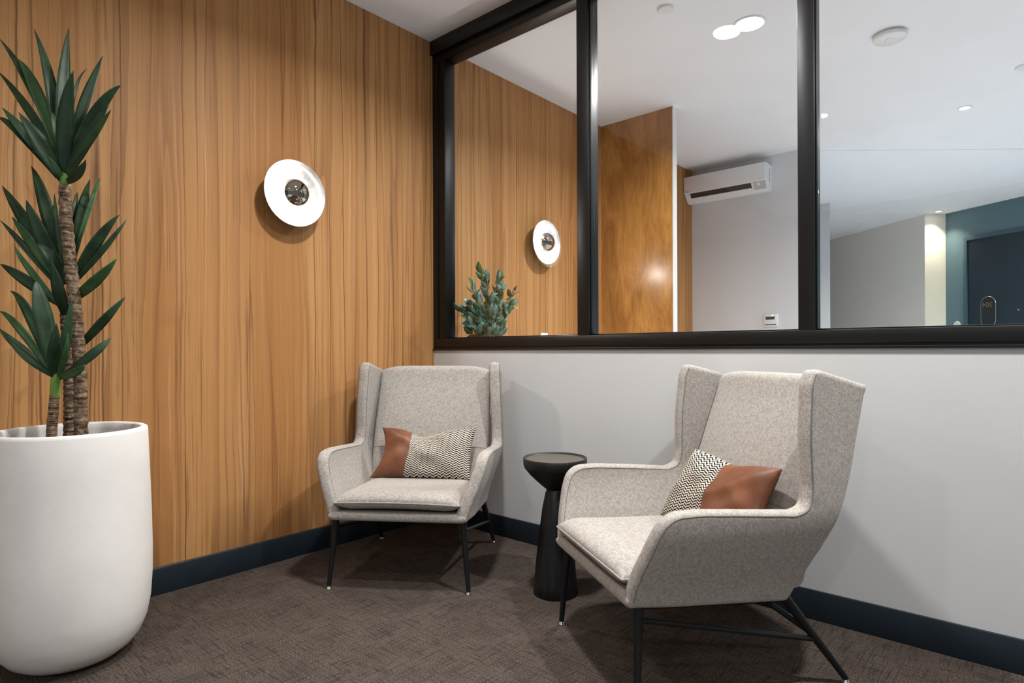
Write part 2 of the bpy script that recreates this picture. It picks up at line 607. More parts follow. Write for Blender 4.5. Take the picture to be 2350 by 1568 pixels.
st(box('floor', (-0.2, -3.0, -0.1), (XR, 0.06, 0.0), M['carpet']), 'dark brown grey carpet tile floor running under both armchairs', 'floor')
st(box('floor_rear', (-0.2, YB, -0.1), (XR, -3.0, 0.0), M['tile']), 'unseen floor behind the camera, made pale to bounce light up', 'floor')  # out of view, pale so the rear lamps brighten the ceiling
st(prism('floor_glazed_room', [(-0.2, 0.06), (XR, 0.06), (XR, 9), (-1.5, 9), (-1.5, 3.4), (-0.2, 3.4)], -0.1, 0.0, M['tile']),
   'unseen floor of the glazed room below the window sill, made pale to bounce light', 'floor')  # out of view, pale to throw light back up to the ceiling
st(box('wall_rear', (-0.15, YB - 0.12, 0), (XR, YB, CEIL), M['teal']), 'unseen wall behind the camera, kept dark teal for dim glass reflections', 'wall')  # closes the rear with a dark tone, dimming reflections in the panes
st(prism('ceiling', [(-0.2, YB), (XR, YB), (XR, Bx.y), (A_.x, A_.y), (A0.x, A0.y), (A0.x, AC_Y + 0.12), (-0.2, AC_Y + 0.12)], CEIL, CEIL + 0.12, M['ceil']),
   'white flat ceiling over both rooms', 'ceiling')
nAB = Vector((-dAB.y, dAB.x, 0))
st(prism('ceiling_hall', [(A0.x - 0.0, A0.y), (A_.x, A_.y), (Bx.x, Bx.y), (XR, 9), (-1.5, 9), (-1.5, 6.0), (A0.x - 0.6, A0.y + 0.6)], CE2, CE2 + 0.2, M['ceil']),
   'lower white ceiling beyond the right-hand glass pane', 'ceiling')
e1 = P1b + (P1b - P2) * 0.6
st(prism('trim_2', [(e1.x, e1.y), (P2.x, P2.y), (P1.x, P1.y), (P1.x - 1.2, P1.y)], CE2 - 0.008, CE2 - 0.0005, M['ceil']),
   'shallow white ceiling step far behind the right-hand glass pane', 'ceiling step')
st(box('wall_left', (-0.15, YB, 0), (0, AC_Y, CEIL), M['wood']), 'wood veneer feature wall with vertical dark grain behind the planter', 'wall')
st(box('wall_front', (0.0, 0, 0), (XR, 0.11, 0.953), M['wall']), 'low grey painted wall under the black framed window', 'wall')
st(box('wall_far', (-0.15, AC_Y, 0), (A0.x, AC_Y + 0.12, CEIL), M['wallwhite']), 'white wall behind the air conditioner seen through the glass', 'wall')
st(wall_between('wall_hall', HL1, HL0, 0, CE2 + 0.1, 0.12, M['wallwhite']), 'white hall wall hidden behind the second black mullion', 'wall')
st(wall_between('wall_end', P1 + (P1 - P2) * 0.6, P2, 0, CE2, 0.12, M['wallwarm']), 'pale grey far wall behind the right-hand glass pane', 'wall')
st(wall_between('wall_cream', P2, P3, 0, CE2, 0.12, M['cream']), 'narrow cream wall strip washed by a spotlight', 'wall')
st(wall_between('wall_teal', P3, P5, 0, CE2, 0.12, M['teal']), 'teal painted wall holding the dark door, a pane reflection built solid', 'wall')
cc = onz(1893, 467, CE2); dc = ray(1893, 467); dc.z = 0; dc.normalize(); rc = Vector((dc.y, -dc.x, 0))
wc = 0.5 * 20 * (cc - CAM).dot(FW) / F_PX
st(prism('wall_column', [cc - rc * wc * 4, cc + rc * wc, cc + rc * wc + dc * 0.25, cc - rc * wc * 4 + dc * 0.25], 0, CE2, M['wall']),
   'narrow white column at the left edge of the right-hand glass pane', 'column')

st(box('baseboard_left', (0, YB, 0), (0.012, -0.012, 0.103), M['navy'], bev=0.002), 'dark navy skirting board along the wood wall', 'skirting')
st(box('trim_1', (0, YB, 0.1035), (0.006, -0.012, 0.108), M['alu']), 'thin pale metal strip between wood wall and skirting', 'trim')
st(box('baseboard_right', (0, -0.012, 0), (XR, 0, 0.103), M['navy'], bev=0.002), 'dark navy skirting board under the window wall', 'skirting')

nib = empty('wall_nib', (0, NIB_Y, 0))
st(nib, 'tall figured wood panel standing out from the wall behind the middle pane', 'wall panel')
box('panel_face', (0.0, 0, 0), (0.604, 0.05, CEIL), M['maple'], nib)
box('edge_strip', (0.604, -0.002, 0), (0.612, 0.052, CEIL), M['plastic'], nib)

# window
win = empty('window_1', (0, 0, 0))
st(win, 'black aluminium framed internal window of three glass panes', 'window')
bm = bmesh.new()
add_box(bm, (0.0, -0.022, 2.622), (XR, 0.08, CEIL), 0.002)
add_box(bm, (0.012, -0.006, 2.571), (XR, 0.075, 2.622), 0.002)
bm_obj('frame_head', bm, M['black'], win, angle=35)
bm = bmesh.new()
add_box(bm, (0.0, -0.010, 0.953), (XR, 0.11, 0.962), 0.0015)
add_box(bm, (0.0, -0.002, 0.962), (XR, 0.11, 0.970), 0)
add_box(bm, (0.012, -0.006, 0.970), (XR, 0.075, 1.018), 0.002)
add_box(bm, (0.012, 0.028, 1.018), (XR, 0.052, 1.024), 0.001)
bm_obj('frame_sill', bm, M['black'], win, angle=35)
bm = bmesh.new()
add_box(bm, (0.0, -0.004, 0.962), (0.012, 0.078, 2.63), 0.001)
add_box(bm, (0.012, -0.009, 1.0185), (0.045, 0.0745, 2.5705), 0.003)
add_box(bm, (0.0455, -0.004, 1.0185), (0.1, 0.074, 2.5705), 0.002)
bm_obj('frame_jamb', bm, M['black'], win, angle=35)
for x0, x1, y1 in ((0.997, 1.060, 0.075), (1.955, 2.010, 0.066), (3.62, 3.68, 0.07)):
    bm = bmesh.new()
    add_box(bm, (x0, -0.006, 1.0185), (x1, y1, 2.5705), 0.0015)
    add_box(bm, (x1 + 0.0003, 0.008, 1.025), (x1 + 0.005, 0.026, 2.5705), 0.001)
    bm_obj('mullion', bm, M['black'], win, angle=35)
for x0, x1 in ((0.1, 0.998), (1.061, 1.956), (2.011, 3.621), (3.68, XR)):
    box('glass_pane', (x0, 0.038, 1.02), (x1, 0.044, 2.572), M['glass'], win)

# ------------------------------------------------------------------ ceiling fittings
def downlight(x, y, z, rad, watts, label, group='recessed downlights', color=(1.0, 0.992, 0.98), spread=150, cat='downlight'):
    t = empty('recessed_downlight', (x, y, z))
    tag(t, label, cat, group)
    lathe('trim_ring', [(rad, 0.0), (rad + 0.018, 0.0), (rad + 0.016, -0.005), (rad + 0.004, -0.006), (rad, -0.003), (rad, 0.0)], M['plastic'], t, 40)
    lathe('lens', [(0, -0.002), (rad, -0.002), (rad, -0.0005), (0, -0.0005)], M['lens'], t, 40)
    ld = bpy.data.lights.new('downlight_lamp', 'AREA')
    ld.shape = 'DISK'; ld.size = rad * 1.9; ld.energy = watts; ld.color = color; ld.spread = R(spread)
    lo = bpy.data.objects.new('downlight_lamp', ld)
    col.objects.link(lo); lo.parent = t; lo.location = (0, 0, -0.008)
    return t


GY = 0.041                                       # glass plane: lamps on this side show mirrored in the panes
m1 = onz(1668, 72, CEIL); m2 = onz(1884, 265, CEIL)
downlight(m1.x, 2 * GY - m1.y, CEIL, 0.07, 50, 'large round downlight over the gap between the two armchairs')
downlight(m2.x, 2 * GY - m2.y, CEIL, 0.045, 12, 'round downlight over the carpet in front of the wood wall')
downlight(3.6, -2.5, CEIL, 0.075, 12, 'added fill downlight above and right of the camera')  # unseen lamp added as fill from the right
downlight(2.7, -0.75, CEIL, 0.05, 58, 'round downlight right of the armchair nearest the camera, above the frame')
downlight(4.2, -4.2, CEIL, 0.075, 60, 'added fill downlight behind the camera on the right side')  # unseen lamp added for bounce off the pale rear floor
downlight(2.9, -5.2, CEIL, 0.075, 60, 'added fill downlight farthest behind the camera')  # second rear lamp added out of view to lift the ambient level
bl = onz(1720, 54, CEIL)
downlight(bl.x, bl.y, CEIL, 0.07, 50, 'large glowing round downlight behind the middle glass pane')
s1 = onz(2214, 247, CEIL)
downlight(s1.x, s1.y, CEIL, 0.03, 26, 'small round downlight on the ceiling behind the right-hand glass pane')
s2 = onz(2154, 485, CE2)
downlight(s2.x, s2.y, CE2, 0.03, 8, 'small round spotlight above the cream wall strip', color=(1, 0.9, 0.75), spread=95)
downlight(3.4, 1.3, CEIL, 0.07, 55, 'round downlight in the glazed room beyond the right frame edge')
downlight(3.3, 5.0, CE2, 0.07, 160, 'added fill downlight out of frame, brightening the hall near the teal wall')  # unseen lamp added to lift the dim hall walls

dt = onz(2042, 78, CEIL)
t = empty('ceiling_sensor', (dt.x, dt.y, CEIL))
tag(t, 'largest round white ceiling sensor, behind the right-hand glass pane', 'ceiling sensor', 'ceiling sensors')
lathe('body', [(0, -0.034), (0.074, -0.034), (0.082, -0.028), (0.085, -0.014), (0.083, -0.012), (0.07, -0.010), (0.07, 0.0), (0, 0)], M['plastic'], t, 56)
lathe('button', [(0, -0.040), (0.020, -0.040), (0.026, -0.036), (0.027, -0.0335), (0, -0.0335)], M['plastic'], t, 40)
for px, py, rr, lb in ((1527, 19, 0.042, 'small round white ceiling cover plate above the middle glass pane'),
                       (2350, 152, 0.045, 'small round white ceiling cover plate cut by the right frame edge')):
    q = onz(px, py, CEIL)
    t = lathe('ceiling_cover_plate', [(0, -0.012), (rr - 0.006, -0.012), (rr, -0.006), (rr, 0), (0, 0)], M['plastic'], None, 40, origin=(0, 0, 0))
    t.location = (q.x, q.y, CEIL)
    tag(t, lb, 'ceiling cover plate', 'round ceiling cover plates')

# ------------------------------------------------------------------ wall sconces
def sconce(y, z, label):
    t = empty('wall_sconce', (0, y, z))
    tag(t, label, 'wall light', 'round silver wall lights')
    lathe('back_plate', [(0, 0.0), (0.05, 0.0), (0.05, 0.018), (0.0, 0.018)], M['alu'], t, 48, 'X')
    lathe('dish', [(0.0, 0.018), (0.05, 0.018), (0.10, 0.030), (0.135, 0.052), (0.148, 0.070), (0.1495, 0.073), (0.147, 0.074),
                   (0.133, 0.058), (0.10, 0.038), (0.05, 0.026), (0.0, 0.025)], M['dish'], t, 96, 'X', angle=60)
    lathe('led_ring', [(0.0, 0.026), (0.040, 0.026), (0.046, 0.030), (0.046, 0.052), (0.042, 0.056), (0, 0.056)], M['bulb'], t, 48, 'X')
    lathe('dome', [(0.0, 0.060), (0.058, 0.060), (0.065, 0.063), (0.066, 0.068), (0.063, 0.082), (0.055, 0.096), (0.042, 0.107), (0.024, 0.1145), (0.010, 0.117), (0, 0.1175)],
          M['dome'], t, 64, 'X', angle=80)
    for a, e in ((180, 10.0), (225, 10.0), (270, 10.0), (45, 0.25)):
        ld = bpy.data.lights.new('sconce_lamp', 'POINT')
        ld.energy = e; ld.color = (1, 0.95, 0.88); ld.shadow_soft_size = 0.010
        lo = bpy.data.objects.new('sconce_lamp', ld)
        col.objects.link(lo); lo.parent = t
        lo.location = (0.060, 0.072 * math.cos(R(a)), 0.072 * math.sin(R(a)))
    return t


sconce(-0.887, 1.664, 'round silver wall light on the wood wall between planter and corner')
sconce(0.955, 1.683, 'round silver wall light seen through the left glass pane')

# ------------------------------------------------------------------ air conditioner, thermostat, switch
ac = empty('air_conditioner', (0.0, AC_Y, 2.36))
tag(ac, 'white wall mounted split air conditioner on the wall behind the middle pane', 'air conditioner')
W_, H_, D_ = 0.765, 0.245, 0.185
prof = [(0, 0.02), (0, H_), (-D_ * 0.93, H_), (-D_, H_ - 0.012), (-D_, 0.095), (-D_ + 0.010, 0.084), (-D_ + 0.062, 0.016), (-D_ + 0.09, 0.0), (-0.06, 0.0)]
bm = bmesh.new()
L = [bm.verts.new((0.004, p[0], p[1])) for p in prof]; Rr = [bm.verts.new((W_, p[0], p[1])) for p in prof]
bm.faces.new(L); bm.faces.new(Rr[::-1])
for i in range(len(prof)):
    j = (i + 1) % len(prof); bm.faces.new((L[i], L[j], Rr[j], Rr[i]))
bmesh.ops.bevel(bm, geom=[e for e in bm.edges], offset=0.004, segments=2, affect='EDGES')
bm_obj('body', bm, M['plastic'], ac, angle=40)
box('front_panel', (0.004, -D_ - 0.006, 0.088), (W_, -D_ + 0.004, H_ - 0.006), M['plastic'], ac, bev=0.003)


def slant(name, x0, x1, a, b, th, mat, parent):
    """thin plate on the slanted underside from profile point a to b (y,z)"""
    d = Vector((0, b[0] - a[0], b[1] - a[1])); n = Vector((0, d.z, -d.y)).normalized()
    if n.y > 0: n = -n
    p = [Vector((x0, *a)), Vector((x1, *a)), Vector((x1, *b)), Vector((x0, *b))]
    v = p + [q + n * th for q in p]
    return mesh_obj(name, v, [(0, 1, 2, 3), (4, 7, 6, 5), (0, 4, 5, 1), (1, 5, 6, 2), (2, 6, 7, 3), (3, 7, 4, 0)], mat, parent)


sl0, sl1 = (-D_ + 0.011, 0.082), (-D_ + 0.061, 0.017)
lerp = lambda t: (sl0[0] + (sl1[0] - sl0[0]) * t, sl0[1] + (sl1[1] - sl0[1]) * t)
slant('control_strip', 0.655, W_ - 0.005, lerp(0.0), lerp(0.95), 0.0015, M['greyplastic'], ac)
lv = slant('air_outlet', 0.06, 0.635, lerp(0.04), lerp(0.72), 0.002, M['slot'], ac)
slant('louver', 0.065, 0.63, lerp(0.62), lerp(0.74), 0.006, M['plastic'], ac)
slant('indicator', 0.685, 0.712, lerp(0.15), lerp(0.5), 0.003, M['plastic'], ac)
bm = bmesh.new()
for k in range(7): add_box(bm, (W_ - 0.001, -0.075, 0.085 + k * 0.017), (W_ + 0.0015, -0.068, 0.095 + k * 0.017))
bm_obj('side_vent', bm, M['slot'], ac)


def text_mesh(name, s, size, mat, parent, ext=0.0006, mirror=False):
    cu = bpy.data.curves.new(name, 'FONT'); cu.body = s; cu.size = size; cu.extrude = ext
    cu.align_x = 'CENTER'; cu.align_y = 'CENTER'
    tmp = bpy.data.objects.new(name + '_tmp', cu); col.objects.link(tmp)
    dg = bpy.context.evaluated_depsgraph_get()
    me = bpy.data.meshes.new_from_object(tmp.evaluated_get(dg))
    bpy.data.objects.remove(tmp)
    if mirror:
        for v in me.vertices: v.co.x = -v.co.x
        me.flip_normals()
    me.materials.clear(); me.materials.append(mat)
    o = bpy.data.objects.new(name, me); col.objects.link(o); o.parent = parent
    return o


lg = text_mesh('logo', 'DAIKIN', 0.011, M['slot'], ac); lg.location = (0.04, -D_ - 0.0068, 0.098); lg.rotation_euler = (R(90), 0, 0)
lg = text_mesh('lettering', 'INVERTER', 0.007, M['greyplastic'], ac); lg.location = (W_ - 0.04, -D_ - 0.0068, 0.097); lg.rotation_euler = (R(90), 0, 0)

th = empty('thermostat', (0.75, AC_Y, 1.21))
tag(th, 'small white wall controller with dark screen below the air conditioner', 'thermostat')
box('housing', (-0.058, -0.018, -0.055), (0.058, 0, 0.055), M['plastic'], th, bev=0.004)
box('screen', (-0.042, -0.0195, 0.008), (0.036, -0.017, 0.036), M['lcd'], th)
box('hinge_slot', (-0.05, -0.0195, -0.042), (0.05, -0.017, -0.034), M['slot'], th)
lathe('signal_light', [(0, -0.0), (0.003, 0.0), (0.003, 0.002), (0, 0.002)], M['lens'], th, 12).matrix_local = Matrix.Translation((0.018, -0.018, 0.043)) @ Matrix.Rotation(R(90), 4, 'X')

sw_ = onx(1247, 766, 0.0)
sp = empty('power_outlet', (0, sw_.y, sw_.z - 0.03))
tag(sp, 'small white outlet plate on the wood wall just above the sill', 'outlet')
box('plate', (0, -0.038, -0.04), (0.011, 0.038, 0.035), M['plastic'], sp, bev=0.003)
box('rocker', (0.011, -0.01, -0.018), (0.014, 0.01, 0.014), M['plastic'], sp, bev=0.001)

# ------------------------------------------------------------------ reflected door of the teal wall, built solid beyond the glass
nT = Vector((dT.y, -dT.x, 0))                    # towards the room


def tw(px, py): return onplane(px, py, P3, nT)


d0 = tw(2222, 553); topz = d0.z
u0 = (d0 - P3).dot(dT)
door = empty('door_1', (P3.x + dT.x * u0, P3.y + dT.y * u0, 0), math.atan2(dT.y, dT.x))
st(door, 'dark blue door in the teal wall, a pane reflection built solid behind the right-hand glass', 'door')
DW, DZ = 0.92, topz
bm = bmesh.new()
add_box(bm, (-0.045, -0.028, 0), (0.0, 0.02, DZ + 0.045), 0.002)
add_box(bm, (DW, -0.028, 0), (DW + 0.045, 0.02, DZ + 0.045), 0.002)
add_box(bm, (0.0, -0.028, DZ), (DW, 0.02, DZ + 0.045), 0.002)
bm_obj('door_frame', bm, M['doorframe'], door, angle=35)
bm = bmesh.new()
add_box(bm, (0.0, -0.012, 0.004), (DW, 0.01, DZ), 0.001)
bm_obj('door_leaf', bm, M['door'], door)


def door_local(px, py):
    q = onplane(px, py, door.location + nT * 0.014, nT) - door.location
    return q.dot(dT), q.z


sg = empty('door_sign', door.location + nT * 0.0125, math.atan2(dT.y, dT.x))
tag(sg, 'black pill shaped room number plaque with mirrored digits on the reflected dark blue door', 'sign')
c0 = door_local(2269, 681); cL = door_local(2252, 710); cR = door_local(2286, 710); tx = door_local(2267, 700)
hw = (cR[0] - cL[0]) / 2; ux = (cL[0] + cR[0]) / 2; ztop = c0[1]; zbot = ztop - hw * 4.2
pill = []
for k in range(33):
    a = math.pi * k / 32; pill.append((ux + hw * math.cos(a), ztop - hw + hw * math.sin(a)))
for k in range(33):
    a = math.pi + math.pi * k / 32; pill.append((ux + hw * math.cos(a), zbot + hw + hw * math.sin(a)))
bm = bmesh.new()
f0 = [bm.verts.new((p[0], -0.0, p[1])) for p in pill]; f1 = [bm.verts.new((p[0], -0.008, p[1])) for p in pill]
bm.faces.new(f0[::-1]); bm.faces.new(f1)
for i in range(len(pill)):
    j = (i + 1) % len(pill); bm.faces.new((f0[i], f0[j], f1[j], f1[i]))
bm_obj('plaque', bm, M['plaque'], sg)
tube('rim', [(p[0], -0.008, p[1]) for p in pill] + [(pill[0][0], -0.008, pill[0][1])], 0.0022, M['alu'], sg, 6)
nn = text_mesh('digits', '304', hw * 0.95, M['brass'], sg, 0.001, mirror=True)  # digits mirrored, the way the reflected plaque reads in the glass
nn.location = (tx[0], -0.0095, tx[1]); nn.rotation_euler = (R(90), 0, 0)
pk = door_local(2337, 711)
ph = lathe('peephole', [(0, 0.004), (0.008, 0.004), (0.010, 0.0), (0, 0)], M['chrome'], door, 20)
ph.location = (pk[0], -0.012, pk[1]); ph.rotation_euler = (R(90), 0, 0)
q = tw(2197, 746)
kn = lathe('wall_button', [(0, 0.012), (0.040, 0.012), (0.046, 0.006), (0.046, 0.0), (0, 0)], M['greyplastic'], None, 40)
kn.matrix_world = Matrix.Translation(q) @ Matrix.Rotation(math.atan2(dT.y, dT.x), 4, 'Z') @ Matrix.Rotation(R(90), 4, 'X')
tag(kn, 'round grey button plate on the teal wall left of the door', 'wall button')

# ------------------------------------------------------------------ armchairs
def smooth(t):
    t = np.clip(t, 0, 1); return t * t * (3 - 2 * t)


ARM_L = [(-.345, .283), (-.343, .32), (-.332, .38), (-.318, .43), (-.302, .48), (-.284, .515), (-.255, .535), (-.20, .541), (-.12, .537), (-.03, .530),
         (.06, .523), (.11, .521), (.136, .532), (.146, .565), (.147, .63), (.147, .72), (.154, .80), (.164, .87), (.176, .892), (.20, .895)]
ARM_R = [(.132, .250), (.15, .275), (.165, .305), (.18, .33), (.193, .355), (.204, .38), (.215, .40), (.226, .425), (.236, .445), (.246, .465),
         (.256, .488), (.265, .51), (.275, .53), (.287, .56), (.305, .61), (.328, .69), (.350, .765), (.367, .825), (.374, .842), (.374, .850)]


def arm_x(y, z):
    a = 0.263 + 0.070 * smooth((z - 0.25) / 0.28) - 0.012 * smooth((z - 0.5) / 0.4)
    return a - 0.022 * smooth((y - 0.10) / 0.26) - 0.01 * smooth((-0.2 - y) / 0.15)


def side_panel(name, sgn, T, r, pw, mat, parent):
    """winged arm: outline triangulated in its own plane, rounded towards its edge, two skins"""
    line = lambda a, b, n: np.array(a)[None] + (np.array(b) - np.array(a))[None] * np.linspace(0, 1, n)[:, None]
    Lc, Rc = catmull(ARM_L, 150), catmull(ARM_R, 120)
    out = np.concatenate([Lc, line(Lc[-1], Rc[-1], 30)[1:], Rc[::-1][1:], line(Rc[0], Lc[0], 70)[1:-1]])
    n = len(out)
    tg = np.roll(out, -1, 0) - np.roll(out, 1, 0)
    tg /= np.linalg.norm(tg, axis=1, keepdims=True)
    inn = np.stack([tg[:, 1], -tg[:, 0]], -1)
    ab = np.roll(out, -1, 0) - out

    def dist(P):
        P = P[:, None, :]
        t = np.clip(((P - out) * ab).sum(-1) / np.maximum((ab * ab).sum(-1), 1e-14), 0, 1)
        return np.linalg.norm(P - (out + ab * t[..., None]), axis=-1).min(1)
    pts, D = [out], [np.zeros(n)]
    for d in (0.0006, 0.0018, 0.004, 0.007, 0.011, 0.0155, r):
        q = (out + inn * d)[::1 if d < 0.008 else 2]
        dd = dist(q); k = dd > d * 0.9
        pts.append(q[k]); D.append(dd[k])
    gy, gz = np.meshgrid(np.arange(-.34, .38, .018), np.arange(.25, .9, .018), indexing='ij')
    g = np.stack([gy.ravel(), gz.ravel()], -1)
    # inside test by winding
    ang = out[None] - g[:, None]
    a0 = np.arctan2(ang[..., 1], ang[..., 0]); da = np.diff(np.concatenate([a0, a0[:, :1]], 1), axis=1)
    wn = np.abs(((da + math.pi) % (2 * math.pi) - math.pi).sum(1)) > 3
    g = g[wn]; dg = dist(g); g = g[dg > r + 0.006]
    pts.append(g); D.append(np.full(len(g), r))
    P = np.concatenate(pts)
    from mathutils.geometry import delaunay_2d_cdt
    vv, _, ff, *_r = delaunay_2d_cdt([Vector(map(float, p)) for p in P], [], [list(range(n))], 1, 1e-6)
    V2 = np.array([[v.x, v.y] for v in vv])
    Dv = dist(V2)
    Dv[Dv < 1e-4] = 0
    h = T / 2 * (1 - np.clip(1 - Dv / r, 0, 1) ** pw) ** (1 / pw)
    x = arm_x(V2[:, 0], V2[:, 1]); e = 1e-4
    N = np.stack([np.ones_like(x), -(arm_x(V2[:, 0] + e, V2[:, 1]) - x) / e, -(arm_x(V2[:, 0], V2[:, 1] + e) - x) / e], -1)
    N /= np.linalg.norm(N, axis=1, keepdims=True)
    B = np.stack([x, V2[:, 0], V2[:, 1]], -1)
    S = np.array([sgn, 1, 1])
    A1, A2 = (B + N * h[:, None]) * S, (B - N * h[:, None]) * S
    verts = list(A1); idx = np.arange(len(V2)); idb = idx.copy()
    for k in range(len(V2)):
        if Dv[k] > 0:
            idb[k] = len(verts); verts.append(A2[k])
    faces = []
    for f in ff:
        f1 = [int(idx[k]) for k in f]; f2 = [int(idb[k]) for k in f][::-1]
        faces.append(f1)
        if f2[::-1] != f1: faces.append(f2)
    o = mesh_obj(name, verts, faces, mat, parent, smooth=True)
    bm = bmesh.new(); bm.from_mesh(o.data)
    bmesh.ops.recalc_face_normals(bm, faces=bm.faces); bm.to_mesh(o.data); bm.free()
    return o, Lc


def border(G):
    n, m = G.shape[:2]
    return [G[i, 0] for i in range(n)] + [G[n - 1, j] for j in range(1, m)] + [G[i, m - 1] for i in range(n - 2, -1, -1)] + [G[0, j] for j in range(m - 2, -1, -1)]


def make_chair():
    t = empty('wing_armchair', (0, 0, 0))
    fb = M['fabric']
    for s in (-1, 1):
        o, Lc = side_panel('winged_armrest', s, 0.050, 0.018, 2.4, fb, t)
        tg = np.gradient(Lc, axis=0); tg /= np.linalg.norm(tg, axis=1, keepdims=True)
        Q = Lc + np.stack([tg[:, 1], -tg[:, 0]], -1) * 0.011
        hh = 0.025 * (1 - (1 - 0.011 / 0.018) ** 2.4) ** (1 / 2.4) + 0.0004
        for sd in (1, -1):
            tube('seam', [Vector(((arm_x(q[0], q[1]) + hh * sd) * s, q[0], q[1])) for q in Q[2:-3]], 0.0016, M['seam'], o, 6)
    # backrest
    n, m = 40, 44
    u = espace(n)[:, None]; v = espace(m)[None, :]
    ymid = 0.158 + (0.332 - 0.158) * u + 0 * v
    z = 0.285 + (0.872 - 0.285) * u - 0.028 * u * (2 * v - 1) ** 6
    x = (-0.280 + 0.560 * v) * (1 - 0.02 * u)
    ymid = ymid + 0.012 * (2 * v - 1) ** 2 * u - 0.014 * np.sin(math.pi * np.clip(u * 1.2, 0, 1)) * (1 - (2 * v - 1) ** 4)
    o = slab('backrest', np.stack([x + 0 * u, ymid, z], -1), 0.092, 0.035, fb, t, pw=2.4)
    A, B = slab_arrays(np.stack([x + 0 * u, ymid, z], -1), 0.092, 0.035, 2.4)
    Fr = A if A[20, 20, 1] < B[20, 20, 1] else B
    i0 = int(np.argmin(abs(Fr[:, 20, 2] - 0.495)))
    tube('seam', [Vector(Fr[i0, j]) for j in range(5, m - 5)], 0.0012, M['seam'], o, 6)
    # seat base
    u = espace(36)[:, None]; v = espace(40)[None, :]
    y = -0.349 + 0.50 * u + 0 * v
    z = 0.297 - 0.030 * u + 0 * v
    x = (-0.276 + 0.552 * v) + 0 * u
    slab('seat_base', np.stack([x, y, z], -1), 0.036, 0.018, fb, t, pw=2.2)
    # seat cushion
    u = espace(44)[:, None]; v = espace(48)[None, :]
    bow = (1 - (2 * v - 1) ** 2)
    y = -0.352 - 0.010 * bow * (1 - u) + 0.49 * u
    z = 0.350 - 0.016 * u + 0.012 * np.exp(-((u - 0.12) / 0.2) ** 2) * bow + 0 * v
    x = (-0.252 + 0.504 * v) * (1 - 0.012 * np.sin(math.pi * u))
    G = np.stack([x, y, z], -1)
    o = slab('seat_cushion', G, 0.074, 0.075, fb, t, pw=2.2)
    tube('welt', [Vector(p) for p in border(G)[::2]], 0.003, fb, o, 6)
    # steel frame
    for s in (-1, 1):
        ft, ff = Vector((.258 * s, -.308, .292)), Vector((.283 * s, -.326, .012))
        rt, rf = Vector((.262 * s, .135, .262)), Vector((.286 * s, .326, .012))
        for a, b in ((ft, ff), (rt, rf)):
            lg = tube('leg', [a, a.lerp(b, .5), b], [0.0148, 0.0115, 0.0085], M['blackleg'], t, 16)
            g = lathe('foot_glide', [(0, 0.0), (0.011, 0.0), (0.0125, 0.003), (0.010, 0.008), (0.0065, 0.012), (0.006, 0.016), (0, 0.016)], M['chrome'], lg, 24)
            g.location = (b.x, b.y, 0)
        tube('stretcher', [ft.lerp(ff, .17), rt.lerp(rf, .53)], 0.0075, M['blackleg'], t, 12)
        tube('brace', [Vector((.17 * s, .06, .272)), rt.lerp(rf, .45)], 0.0085, M['blackleg'], t, 12)
        tube('side_rail', [Vector((.256 * s, -.318, .281)), Vector((.262 * s, .145, .252))], 0.011, M['blackleg'], t, 10)
    for y, z in ((-.305, .281), (.12, .254)):
        tube('cross_rail', [(-.256, y, z), (.256, y, z)], 0.010, M['blackleg'], t, 10)
    return t


def copy_tree(o, parent=None):
    c = o.copy(); col.objects.link(c)
    if parent: c.parent = parent
    for ch in list(o.children): copy_tree(ch, c)
    return c


chair = make_chair()
chair2 = copy_tree(chair)
LOC_L, ROT_L = (0.51, -0.54, 0), R(34.7)
LOC_R, ROT_R = (1.77, -0.50, 0), R(-33.4)
for o, l, r_, lb in ((chair, LOC_L, ROT_L, 'light grey winged armchair in the corner against the wood wall'),
                     (chair2, LOC_R, ROT_R, 'light grey winged armchair nearest the camera, under the window, right of the side table')):
    o.location = l; o.rotation_euler = (0, 0, r_)
    tag(o, lb, 'armchair', 'winged armchairs')

